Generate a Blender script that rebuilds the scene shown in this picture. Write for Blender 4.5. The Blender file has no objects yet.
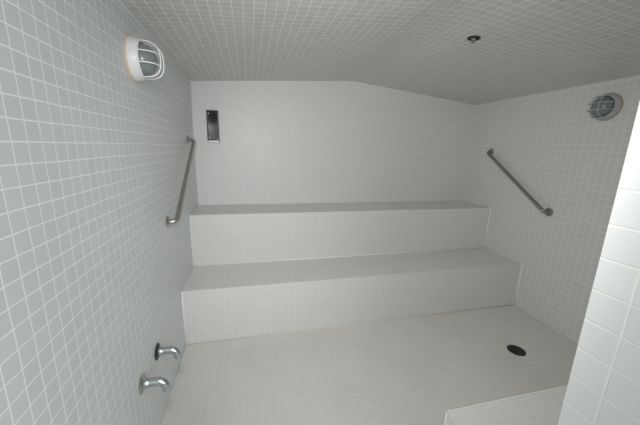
import bpy, bmesh, math
from mathutils import Vector, Matrix

P = 0.0508                       # tile pitch (2 inch mosaic)
W = 3.1805                       # room width
ZL, ZR, XR, ZT = 2.1235, 2.1012, 1.6005, 2.2461   # eaves left / right, ridge x, ridge z
H1, H2 = 0.4572, 0.9339          # bench heights
D1, D2 = 0.4606, 0.9513          # bench fronts (distance from the back wall)
YF, YO = -2.832, -3.03           # front wall inner / outer face
JX = 1.0180                      # door jamb
T = 0.12
scn = bpy.context.scene
COL = scn.collection

# ------------------------------------------------------------------ materials
def mat(name, base, rough=0.5, metal=0.0, **kw):
    m = bpy.data.materials.new(name); m.use_nodes = True
    b = m.node_tree.nodes['Principled BSDF']
    b.inputs['Base Color'].default_value = (*base, 1)
    b.inputs['Roughness'].default_value = rough
    b.inputs['Metallic'].default_value = metal
    for k, v in kw.items(): b.inputs[k].default_value = v
    return m

def tile(name, c1, c2, grout, off=(0, 0), mortar=0.0021, rough=0.42, bump=0.35, dirt=0.0, dirt_col=(.5, .44, .38)):
    m = bpy.data.materials.new(name); m.use_nodes = True
    nt = m.node_tree; N = nt.nodes.new; L = nt.links.new
    b = nt.nodes['Principled BSDF']
    uv = N('ShaderNodeUVMap'); uv.uv_map = 'UVMap'
    mp = N('ShaderNodeMapping'); mp.inputs['Location'].default_value = (-off[0], -off[1], 0)
    L(uv.outputs[0], mp.inputs[0])
    # hand-laid sheets: the joints wander by under a millimetre
    nz = N('ShaderNodeTexNoise'); nz.inputs['Scale'].default_value = 5.0; nz.inputs['Detail'].default_value = 2
    L(mp.outputs[0], nz.inputs['Vector'])
    s = N('ShaderNodeVectorMath'); s.operation = 'SUBTRACT'; s.inputs[1].default_value = (.5, .5, .5)
    L(nz.outputs['Color'], s.inputs[0])
    sc = N('ShaderNodeVectorMath'); sc.operation = 'SCALE'; sc.inputs['Scale'].default_value = 0.006
    L(s.outputs[0], sc.inputs[0])
    ad = N('ShaderNodeVectorMath'); ad.operation = 'ADD'
    L(mp.outputs[0], ad.inputs[0]); L(sc.outputs[0], ad.inputs[1])
    br = N('ShaderNodeTexBrick'); br.offset = 0.0; br.squash = 1.0
    br.inputs['Scale'].default_value = 1.0
    br.inputs['Brick Width'].default_value = P; br.inputs['Row Height'].default_value = P
    br.inputs['Mortar Size'].default_value = mortar; br.inputs['Mortar Smooth'].default_value = 0.35
    br.inputs['Color1'].default_value = (*c1, 1); br.inputs['Color2'].default_value = (*c2, 1)
    br.inputs['Mortar'].default_value = (*grout, 1); br.inputs['Bias'].default_value = 0
    L(ad.outputs[0], br.inputs['Vector'])
    col = br.outputs['Color']
    if dirt:
        n2 = N('ShaderNodeTexNoise'); n2.inputs['Scale'].default_value = 2.3; n2.inputs['Detail'].default_value = 6
        L(uv.outputs[0], n2.inputs['Vector'])
        rp = N('ShaderNodeMapRange'); rp.inputs[1].default_value = .48; rp.inputs[2].default_value = .72
        rp.inputs[3].default_value = 0; rp.inputs[4].default_value = dirt
        L(n2.outputs[0], rp.inputs[0])
        mx = N('ShaderNodeMix'); mx.data_type = 'RGBA'
        L(rp.outputs[0], mx.inputs['Factor']); L(col, mx.inputs[6]); mx.inputs[7].default_value = (*dirt_col, 1)
        col = mx.outputs[2]
    L(col, b.inputs['Base Color'])
    mr = N('ShaderNodeMapRange'); mr.inputs[3].default_value = rough; mr.inputs[4].default_value = 0.85
    L(br.outputs['Fac'], mr.inputs[0]); L(mr.outputs[0], b.inputs['Roughness'])
    inv = N('ShaderNodeMath'); inv.operation = 'SUBTRACT'; inv.inputs[0].default_value = 1
    L(br.outputs['Fac'], inv.inputs[1])
    bp = N('ShaderNodeBump'); bp.inputs['Strength'].default_value = bump; bp.inputs['Distance'].default_value = 0.001
    L(inv.outputs[0], bp.inputs['Height']); L(bp.outputs[0], b.inputs['Normal'])
    return m

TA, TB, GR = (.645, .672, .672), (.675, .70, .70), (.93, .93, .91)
FA, FB, FG = (.71, .70, .665), (.73, .72, .685), (.80, .79, .75)
M = {
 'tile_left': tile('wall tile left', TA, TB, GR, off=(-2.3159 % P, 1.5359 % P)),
 'tile_right': tile('wall tile right', (.68, .69, .67), (.70, .705, .685), (.87, .87, .845)),
 'tile_back': tile('wall tile back', (.72, .735, .72), (.738, .75, .735), (.82, .825, .80)),
 'tile_bench': tile('bench tile', (.71, .72, .70), (.728, .735, .715), (.81, .81, .785)),
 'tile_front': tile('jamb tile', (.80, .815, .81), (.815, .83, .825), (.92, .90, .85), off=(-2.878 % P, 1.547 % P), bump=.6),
 'tile_floor': tile('floor tile', FA, FB, FG, rough=.5, dirt=.35, dirt_col=(.60, .57, .52)),
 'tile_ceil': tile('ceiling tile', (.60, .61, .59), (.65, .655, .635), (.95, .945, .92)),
 'caulk': mat('white caulk', (.93, .93, .91), .5),
 'stain': mat('pinkish caulk', (.68, .63, .59), .55),
 'white': mat('white enamel', (.80, .81, .80), .35),
 'oldwhite': mat('greyed enamel', (.48, .49, .48), .5),
 'rust': mat('yellowed sealant', (.72, .56, .38), .6),
 'brownseal': mat('browned sealant', (.42, .33, .25), .6),
 'steel': mat('brushed stainless', (.50, .48, .45), .3, 1.0),
 'steel_dull': mat('dull stainless', (.36, .33, .31), .36, 1.0),
 'chrome': mat('chrome', (.56, .61, .62), .22, 1.0),
 'mirror': mat('polished plate', (.10, .094, .09), .1, 1.0),  # reflection of a dark hallway is put into the base colour
 'dark': mat('dark hole', (.012, .014, .015), .6),
 'darkmetal': mat('tarnished metal', (.055, .06, .065), .38, .7),
 'rubber': mat('black rubber', (.03, .035, .045), .45),
 'bulb': mat('bulb glass', (.85, .86, .84), .12),
 'glass': mat('pressed glass', (.50, .56, .54), .22, 0, **{'Transmission Weight': .6, 'IOR': 1.45}),
 'reflector': mat('lamp interior', (.6, .64, .62), .4),
}

# ------------------------------------------------------------------ geometry helpers
def finish(name, bm, m, parent=None, uv=False, smooth=False, auto=None, bevel=0):
    bmesh.ops.recalc_face_normals(bm, faces=bm.faces)
    if uv:
        lay = bm.loops.layers.uv.new('UVMap')
        bm.normal_update()
        for f in bm.faces:
            n = f.normal; ax = max(range(3), key=lambda i: abs(n[i]))
            for l in f.loops:
                c = l.vert.co
                if ax == 0: l[lay].uv = (c.y, c.z)
                elif ax == 1: l[lay].uv = (c.x, c.z)
                else:
                    l[lay].uv = (c.x * 1.0035, c.y)
    me = bpy.data.meshes.new(name); bm.to_mesh(me); bm.free()
    me.materials.append(m)
    if smooth:
        for p in me.polygons: p.use_smooth = True
    o = bpy.data.objects.new(name, me); COL.objects.link(o)
    if parent: o.parent = parent
    if bevel:
        b = o.modifiers.new('bevel', 'BEVEL'); b.width = bevel; b.segments = 2; b.limit_method = 'ANGLE'
    if auto:
        es = o.modifiers.new('es', 'EDGE_SPLIT'); es.split_angle = math.radians(auto)
    return o

def add_box(bm, x0, x1, y0, y1, z0, z1):
    v = [bm.verts.new(c) for c in ((x0,y0,z0),(x1,y0,z0),(x1,y1,z0),(x0,y1,z0),(x0,y0,z1),(x1,y0,z1),(x1,y1,z1),(x0,y1,z1))]
    for q in ((0,1,2,3),(4,5,6,7),(0,1,5,4),(1,2,6,5),(2,3,7,6),(3,0,4,7)): bm.faces.new([v[i] for i in q])

def box(name, dims, m, parent=None, **k):
    bm = bmesh.new(); add_box(bm, *dims); return finish(name, bm, m, parent, **k)

def prism(name, prof, y0, y1, m, parent=None, **k):
    bm = bmesh.new()
    a = [bm.verts.new((x, y0, z)) for x, z in prof]; b = [bm.verts.new((x, y1, z)) for x, z in prof]
    bm.faces.new(a); bm.faces.new(b[::-1])
    for i in range(len(prof)):
        j = (i + 1) % len(prof); bm.faces.new((a[i], a[j], b[j], b[i]))
    return finish(name, bm, m, parent, **k)

def add_lathe(bm, prof, mx=Matrix.Identity(4), seg=40):
    """prof = [(radius, height along local z)], closed at the ends where radius is 0"""
    rings = []
    for r, h in prof:
        if r < 1e-6: rings.append([bm.verts.new(mx @ Vector((0, 0, h)))])
        else: rings.append([bm.verts.new(mx @ Vector((r*math.cos(2*math.pi*i/seg), r*math.sin(2*math.pi*i/seg), h))) for i in range(seg)])
    for a, b in zip(rings, rings[1:]):
        for i in range(seg):
            j = (i + 1) % seg
            if len(a) == 1 and len(b) == 1: continue
            if len(a) == 1: bm.faces.new((a[0], b[i], b[j]))
            elif len(b) == 1: bm.faces.new((a[i], a[j], b[0]))
            else: bm.faces.new((a[i], a[j], b[j], b[i]))

def lathe(name, prof, m, parent=None, mx=Matrix.Identity(4), seg=40, auto=35, **k):
    bm = bmesh.new(); add_lathe(bm, prof, mx, seg)
    return finish(name, bm, m, parent, smooth=True, auto=auto, **k)

def add_tube(bm, pts, r, seg=16, closed=False, caps=True, radii=None):
    pts = [Vector(p) for p in pts]; n = len(pts); rings = []; prev = None
    for i, p in enumerate(pts):
        if closed: t = (pts[(i+1) % n] - pts[i-1]).normalized()
        else: t = (pts[min(i+1, n-1)] - pts[max(i-1, 0)]).normalized()
        if prev is None:
            u = t.orthogonal().normalized()
        else:
            u = (prev - t * prev.dot(t)).normalized()
        prev = u; w = t.cross(u); rr = radii[i] if radii else r
        rings.append([bm.verts.new(p + rr*(u*math.cos(2*math.pi*k/seg) + w*math.sin(2*math.pi*k/seg))) for k in range(seg)])
    pairs = list(zip(rings, rings[1:]))
    if closed:
        a, b = rings[-1], rings[0]
        sh = min(range(seg), key=lambda s: (a[0].co - b[s].co).length)
        pairs.append((a, b[sh:] + b[:sh]))
    for a, b in pairs:
        for k in range(seg):
            j = (k + 1) % seg; bm.faces.new((a[k], a[j], b[j], b[k]))
    if caps and not closed: bm.faces.new(rings[0][::-1]); bm.faces.new(rings[-1])

def tube(name, pts, r, m, parent=None, **k):
    auto = k.pop('auto', 50); bm = bmesh.new(); add_tube(bm, pts, r, **k)
    return finish(name, bm, m, parent, smooth=True, auto=auto)

def round_path(pts, rad, n=10):
    """polyline with its inner corners rounded to arcs"""
    pts = [Vector(p) for p in pts]; out = [pts[0]]
    for a, b, c in zip(pts, pts[1:], pts[2:]):
        u = (a - b).normalized(); v = (c - b).normalized(); ang = u.angle(v)
        d = rad / math.tan(ang / 2); h = rad / math.sin(ang / 2)
        ctr = b + (u + v).normalized() * h
        p0 = b + u * d - ctr; p1 = b + v * d - ctr
        for i in range(n + 1):
            s = i / n; th = p0.angle(p1)
            q = (p0 * math.sin((1-s)*th) + p1 * math.sin(s*th)) / math.sin(th)
            out.append(ctr + q)
    out.append(pts[-1]); return out

def thing(name, label, cat, loc=(0, 0, 0), group=None):
    o = bpy.data.objects.new(name, None); o.empty_display_size = .05; COL.objects.link(o); o.location = loc
    o['label'] = label; o['category'] = cat
    if group: o['group'] = group
    return o
def struct(o, label=None):
    o['kind'] = 'structure'
    if label: o['label'] = label; 
    return o

# ------------------------------------------------------------------ the room
RW = .22                        # half width of the rounded ridge
def zs(x): return ZL + (ZT - ZL) * x / XR if x < XR else ZT + (ZR - ZT) * (x - XR) / (W - XR)
def ridge(n=12):
    a, b = (XR-RW, zs(XR-RW)), (XR+RW, zs(XR+RW)); top = (XR, ZT + .012)
    return [tuple((1-t)**2*a[i] + 2*t*(1-t)*top[i] + t*t*b[i] for i in (0, 1)) for t in [k/n for k in range(n+1)]]
RG = ridge()
def zc(x): return zs(x)
struct(box('floor', (-T, W + T, YO - .35, T, -.1, 0), M['tile_floor'], uv=True), 'pale warm grey mosaic-tiled floor')
struct(box('wall_left', (-T, 0, YO, 0, 0, ZL), M['tile_left'], uv=True), 'left wall of pale blue-grey square tiles with white grout')
struct(box('wall_right', (W, W + T, YO, 0, 0, ZR), M['tile_right'], uv=True), 'right wall of small grey-white tiles')
struct(prism('wall_back', [(-T, 0), (W + T, 0), (W + T, ZR), (W, ZR), *RG[::-1], (0, ZL), (-T, ZL)], 0, T, M['tile_back'], uv=True), 'back wall of small off-white tiles under a shallow gable')
DH = 2.02
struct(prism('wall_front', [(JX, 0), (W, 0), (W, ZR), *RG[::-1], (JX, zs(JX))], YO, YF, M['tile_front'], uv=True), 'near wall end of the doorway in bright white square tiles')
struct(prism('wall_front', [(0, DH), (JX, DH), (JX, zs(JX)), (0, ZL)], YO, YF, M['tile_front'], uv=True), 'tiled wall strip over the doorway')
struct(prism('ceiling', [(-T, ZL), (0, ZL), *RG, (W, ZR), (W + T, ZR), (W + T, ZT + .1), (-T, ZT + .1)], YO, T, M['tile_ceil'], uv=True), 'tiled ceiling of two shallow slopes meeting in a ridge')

# white caulk beads in the inner corners
def bead(a, b, r=.0035, m='caulk'):
    bm = bmesh.new(); add_tube(bm, [a, b], r, seg=8); return bm
TR = [0]
def trim(a, b, r=.0032, m='caulk'):
    TR[0] += 1
    struct(finish('trim_%d' % TR[0], bead(a, b, r), M[m], smooth=True))
trim((0, 0, H2), (0, 0, ZL)); trim((W, 0, H2), (W, 0, ZR), .0025)
trim((0, 0, ZL), (XR-RW, 0, zs(XR-RW)), .003); trim((XR+RW, 0, zs(XR+RW)), (W, 0, ZR), .002)
trim((0, -.004, ZL), (0, YF, ZL), .003); trim((W, 0, ZR), (W, YF, ZR), .0025)
trim((.0, -D2-.001, 0.001), (W, -D2-.001, 0.001), .0045, 'stain'); trim((W, -D2, 0), (W, YF, 0), .0045); trim((0, -D2, 0), (0, YF, 0), .003, 'stain')

# ------------------------------------------------------------------ tiled benches
def bench(label, x0, x1, y0, y1, z0, z1, beads):
    cx, cy = (x0+x1)/2, (y0+y1)/2
    t = thing('tiled_bench', label, 'bench', (cx, cy, z0), 'tiled built-in benches')
    sh = Matrix.Translation((-cx, -cy, -z0))
    r = box('riser', (x0, x1, y0, y1, z0, z1 - .008), M['tile_bench'], uv=True)
    s = box('seat_top', (x0, x1, y0, y1, z1 - .008, z1), M['tile_bench'], uv=True)
    parts = [r, s]
    for a, b, rr in beads:
        parts.append(finish('caulk_bead', bead(a, b, rr), M['caulk'], smooth=True))
    for o in parts:
        o.data.transform(sh); o.parent = t
    return t
bench('upper tiled bench tier running wall to wall against the back wall', 0.001, W-.001, -D1, -.001, 0.0005, H2,
      [((.001, -D1-.001, H1), (.001, -D1-.001, H2-.001), .005), ((W-.002, -D1-.002, H1), (W-.002, -D1-.002, H2-.001), .006),
       ((0, -D1-.001, H1+.002), (W, -D1-.001, H1+.002), .0055)])
bench('lower and wider tiled bench tier stepping down to the open floor', 0.001, W-.001, -D2, -D1 - .001, 0.0005, H1,
      [((.001, -D2-.001, 0.001), (.001, -D2-.001, H1-.001), .0055), ((W-.002, -D2-.002, 0.001), (W-.002, -D2-.002, H1-.001), .006),
       ((W, -D2, H1), (W, -D1, H1), .003)])
bench('small separate tiled bench beside the doorway wall end at bottom right', 1.3139, W-.001, YF+.001, -2.2674, 0.0005, H1,
      [((1.3139, -2.2674, H1-.001), (W, -2.2674, H1-.001), .0015), ((1.3139, -2.2674, 0), (1.3139, -2.2674, H1), .002),
       ((1.3139, YF, H1-.001), (1.3139, -2.2674, H1-.001), .002)])

# ------------------------------------------------------------------ caged bulkhead lamps
def bulkhead(label, loc, side, shell, seal, rot=0):
    t = thing('bulkhead_lamp', label, 'lamp', loc, 'caged bulkhead lamps')
    t.rotation_euler = (0, 0, 0 if side > 0 else math.pi)
    A = Matrix.Rotation(math.pi/2, 4, 'Y')      # local z -> world x (out of the wall)
    R = .0955
    lathe('sealant_ring', [(R-.012, .0005), (R+.005, .0005), (R+.004, .006), (R-.004, .009), (R-.012, .009)], M[seal], t, A)
    lathe('housing', [(R-.03, .001), (R, .001), (R, .010), (R-.004, .032), (R-.009, .043), (R-.015, .046), (R-.021, .044), (R-.022, .034), (R-.023, .015), (R-.03, .010)], M[shell], t, A, seg=56)
    lathe('reflector', [(0, .010), (R-.026, .012), (R-.024, .036)], M['reflector'], t, A)
    bu = lathe('bulb', [(0, .020), (.016, .020), (.017, .038), (.026, .052), (.029, .064), (.025, .078), (.014, .088), (0, .091)], M['bulb'], t, A)
    lathe('bulb_socket', [(0, .012), (.020, .012), (.020, .026), (.012, .030), (0, .030)], M['white'], t, A)
    pr = [(R-.025, .036)]
    for i in range(1, 13):
        a = i/12*math.pi/2
        pr.append(((R-.025)*math.cos(a)**.8 if i < 12 else 0, .040 + .064*math.sin(a)))
    inner = [(max(r-.003, 0), h-.003) for r, h in pr[::-1]]
    g = lathe('glass_dome', pr + inner[0:1] + inner[1:] + [pr[0]], M['glass'], t, A)
    cg = bpy.data.objects.new('wire_guard', None); cg.empty_display_size = .02; COL.objects.link(cg); cg.parent = t
    Rg = R - .014
    tube('guard_ring', [(.047, Rg*math.cos(a*math.pi/24), Rg*math.sin(a*math.pi/24)) for a in range(48)], .0042, M[shell], cg, seg=10, closed=True, auto=80)
    for ax in (0, 1):
        for s in (-1, 1):
            c = s * (.026 if ax == 0 else .024); half = math.sqrt(Rg**2 - c**2); top = .047 + (.073 if ax else .079)
            path = []
            for i in range(33):
                u = i/32*math.pi
                cu, su = math.cos(u), math.sin(u)
                w = half * math.copysign(abs(cu)**.72, cu); h = .047 + (top-.047) * su**.72
                path.append((h, c, w) if ax == 0 else (h, w, c))
            tube('guard_wire', path, .0034, M[shell], cg, seg=8, auto=80)
    return t
bulkhead('round white caged lamp on the near left wall, with orange sealant', (0, -1.490, 1.921), 1, 'white', 'rust')
bulkhead('dim grey caged lamp on the right wall, beside the white wall end', (W, -1.380, 1.909), -1, 'oldwhite', 'brownseal')

# ------------------------------------------------------------------ grab bars
def grab_bar(label, x, side, pa, pb, m, r=.0165, off=.055):
    (ya, za), (yb, zb) = pa, pb
    t = thing('grab_bar', label, 'grab bar', (x, (ya+yb)/2, (za+zb)/2), 'slanted grab bars')
    o = Vector((x, (ya+yb)/2, (za+zb)/2))
    def W_(d, y, z): return Vector((x + side*d, y, z)) - o
    pth = round_path([W_(.004, ya, za), W_(off, ya, za), W_(off, yb, zb), W_(.004, yb, zb)], .036, 10)
    tube('rail', pth, r, M[m], t, seg=20)
    for y, z in (pa, pb):
        mx = Matrix.Translation(W_(0, y, z)) @ Matrix.Rotation(side*math.pi/2, 4, 'Y')
        lathe('wall_flange', [(0, .0005), (.038, .0005), (.039, .004), (.035, .009), (.020, .012), (.0175, .016), (0, .016)], M[m], t, mx)
        for k in range(3):
            a = k*2*math.pi/3 + .5
            mm = mx @ Matrix.Translation((.028*math.cos(a), .028*math.sin(a), .009))
            lathe('screw', [(0, 0), (.0035, 0), (.003, .002), (0, .0028)], M[m], t, mm, seg=10)
    return t
grab_bar('slanted stainless grab bar on the left wall by the benches', 0, 1, (-.315, 1.578), (-1.160, 1.052), 'steel')
grab_bar('slanted dull grab bar on the far right wall above the benches', W, -1, (-.340, 1.553), (-1.110, 1.030), 'steel_dull')

# ------------------------------------------------------------------ water spouts
def spout(label, y, z, tilt, fl):
    t = thing('water_spout', label, 'spout', (0, y, z), 'chrome spouts low on the left wall')
    t.rotation_euler = (tilt, 0, 0)
    pth = round_path([(.002, 0, 0), (.100, 0, 0), (.104, 0, -.050)], .034, 12)
    bm = bmesh.new(); add_tube(bm, pth, .0205, seg=24, caps=False)
    # rolled lip and a hollow mouth
    add_tube(bm, [(.104, 0, -.050), (.1041, 0, -.052), (.1025, 0, -.026)], .017, seg=24, radii=[.0205, .017, .016], caps=False)
    finish('pipe', bm, M['chrome'], t, smooth=True, auto=50)
    mx = Matrix.Rotation(math.pi/2, 4, 'Y')
    lathe('thread_collar', [(.019, .012), (.0235, .012), (.0235, .030), (.021, .034), (.020, .034)], M['chrome'], t, mx, seg=24)
    lathe('wall_flange', [(0, .0005), (.044, .0005), (.045, .003), (.040, .007), (.026, .013), (.0205, .014), (0, .014)], M[fl], t, mx)
    return t
spout('farther chrome spout with a black flange, nearer the lower bench', -1.577, .424, 0, 'rubber')
s2 = spout('nearer chrome spout with a shiny metal flange, low on left wall', -1.811, .431, 0, 'steel')

# ------------------------------------------------------------------ polished plate on the back wall
t = thing('wall_plate', 'tall narrow polished metal plate on the back wall near the left corner', 'plate', (.1825, 0, 1.721))
o = box('face_plate', (-.056, .056, -.010, -.0005, -.150, .150), M['mirror'], t, bevel=.0025)
bm = bmesh.new(); add_box(bm, -.050, .050, -.026, -.010, -.150, -.138)
finish('bottom_lip', bm, M['steel'], t, bevel=.002)
for sx in (-.048, .048):
    bm = bmesh.new(); add_box(bm, sx-.005, sx+.005, -.016, -.010, -.146, .146); finish('side_rim', bm, M['darkmetal'], t, bevel=.0015)
for dx, dz in ((-.038, -.112), (.040, -.128), (-.036, .118)):
    lathe('screw', [(0, 0), (.006, 0), (.0055, .003), (0, .0045)], M['steel'], t, Matrix.Translation((dx, -.010, dz)) @ Matrix.Rotation(math.pi/2, 4, 'X'), seg=14)

# ------------------------------------------------------------------ floor drain
t = thing('floor_drain', 'round black drain grate in the tiled floor at right', 'drain', (2.569, -1.540, 0))
DR = .066
lathe('rim', [(DR-.008, .0005), (DR, .0005), (DR, .003), (DR-.004, .004), (DR-.008, .003)], M['darkmetal'], t)
lathe('sump', [(0, .0006), (DR-.007, .0006)], M['dark'], t)
bm = bmesh.new()
for k in range(-4, 5):
    y = k*.0125; h = math.sqrt((DR-.008)**2 - y*y); add_box(bm, -h, h, y-.0028, y+.0028, .0012, .0030)
add_box(bm, -.003, .003, -DR+.008, DR-.008, .0012, .0032)
finish('grate', bm, M['darkmetal'], t)

# ------------------------------------------------------------------ ceiling nozzle
sx, sy = 1.864, -1.451; sl = math.atan2(ZR-ZT, W-XR)
t = thing('ceiling_nozzle', 'small dark nozzle in a round cup set in the right ceiling slope', 'sprinkler', (sx, sy, zc(sx)))
mx = Matrix.Rotation(-sl, 4, 'Y') @ Matrix.Rotation(math.pi, 4, 'X')
lathe('cup', [(0, .0006), (.033, .0006)], M['dark'], t, mx)
lathe('cup_rim', [(.031, .0006), (.038, .0006), (.0375, .003), (.033, .0045), (.031, .003)], M['darkmetal'], t, mx)
lathe('nozzle_body', [(0, .001), (.016, .001), (.016, .006), (.010, .009), (.009, .014), (0, .014)], M['steel_dull'], t, mx, seg=18)
bm = bmesh.new()
for s in (-1, 1):
    add_tube(bm, [mx @ Vector((s*.006, 0, .012)), mx @ Vector((s*.010, 0, .018)), mx @ Vector((s*.004, 0, .025))], .0018, seg=8)
finish('frame_arm', bm, M['steel_dull'], t, smooth=True)
lathe('deflector', [(0, .025), (.011, .025), (.012, .0262), (0, .0270)], M['steel_dull'], t, mx, seg=18)

# ------------------------------------------------------------------ camera
yaw, pit, rol, f = -.2442, .2191, .0295, 288.77
cy, sy_, cp, sp = math.cos(yaw), math.sin(yaw), math.cos(pit), math.sin(pit)
F = Vector((-sy_*cp, cy*cp, -sp)); Rv = Vector((cy, sy_, 0)); U = Rv.cross(F)
R2 = math.cos(rol)*Rv + math.sin(rol)*U; U2 = -math.sin(rol)*Rv + math.cos(rol)*U
cam = bpy.data.cameras.new('camera'); co = bpy.data.objects.new('camera', cam); COL.objects.link(co)
mw = Matrix((R2, U2, -F)).transposed().to_4x4(); mw.translation = Vector((.5146, -3.1255, 1.5410)); co.matrix_world = mw
cam.sensor_width = 36; cam.lens = f*36/640; cam.clip_start = .02
scn.camera = co

# ------------------------------------------------------------------ light
w = bpy.data.worlds.new('hall'); scn.world = w; w.use_nodes = True
w.node_tree.nodes['Background'].inputs[0].default_value = (.88, .95, 1.0, 1)
w.node_tree.nodes['Background'].inputs[1].default_value = .3
def light(name, kind, loc, target, power, col=(1, 1, 1), **k):
    l = bpy.data.lights.new(name, kind); l.energy = power; l.color = col
    for a, v in k.items(): setattr(l, a, v)
    o = bpy.data.objects.new(name, l); COL.objects.link(o); o.location = loc
    o.rotation_euler = (Vector(target) - Vector(loc)).to_track_quat('-Z', 'Y').to_euler(); return o
# the photographer's diffused flash, just above the lens
light('camera_flash', 'SPOT', (.50, -2.905, 1.88), (2.02, 0, .66), 98, (1, .985, .96), shadow_soft_size=.12, spot_size=math.radians(118), spot_blend=1.0)
# soft light of the hall outside the doorway
light('hall_light', 'AREA', (1.15, -4.1, 1.5), (.3, -2.0, 1.5), 36, (.95, .98, 1), shape='RECTANGLE', size=1.6, size_y=1.6)

vs = scn.view_settings
scn.display_settings.display_device = 'sRGB'
vs.view_transform = 'Standard'; vs.look = 'None'; vs.exposure = 0; vs.gamma = 1; vs.use_curve_mapping = False
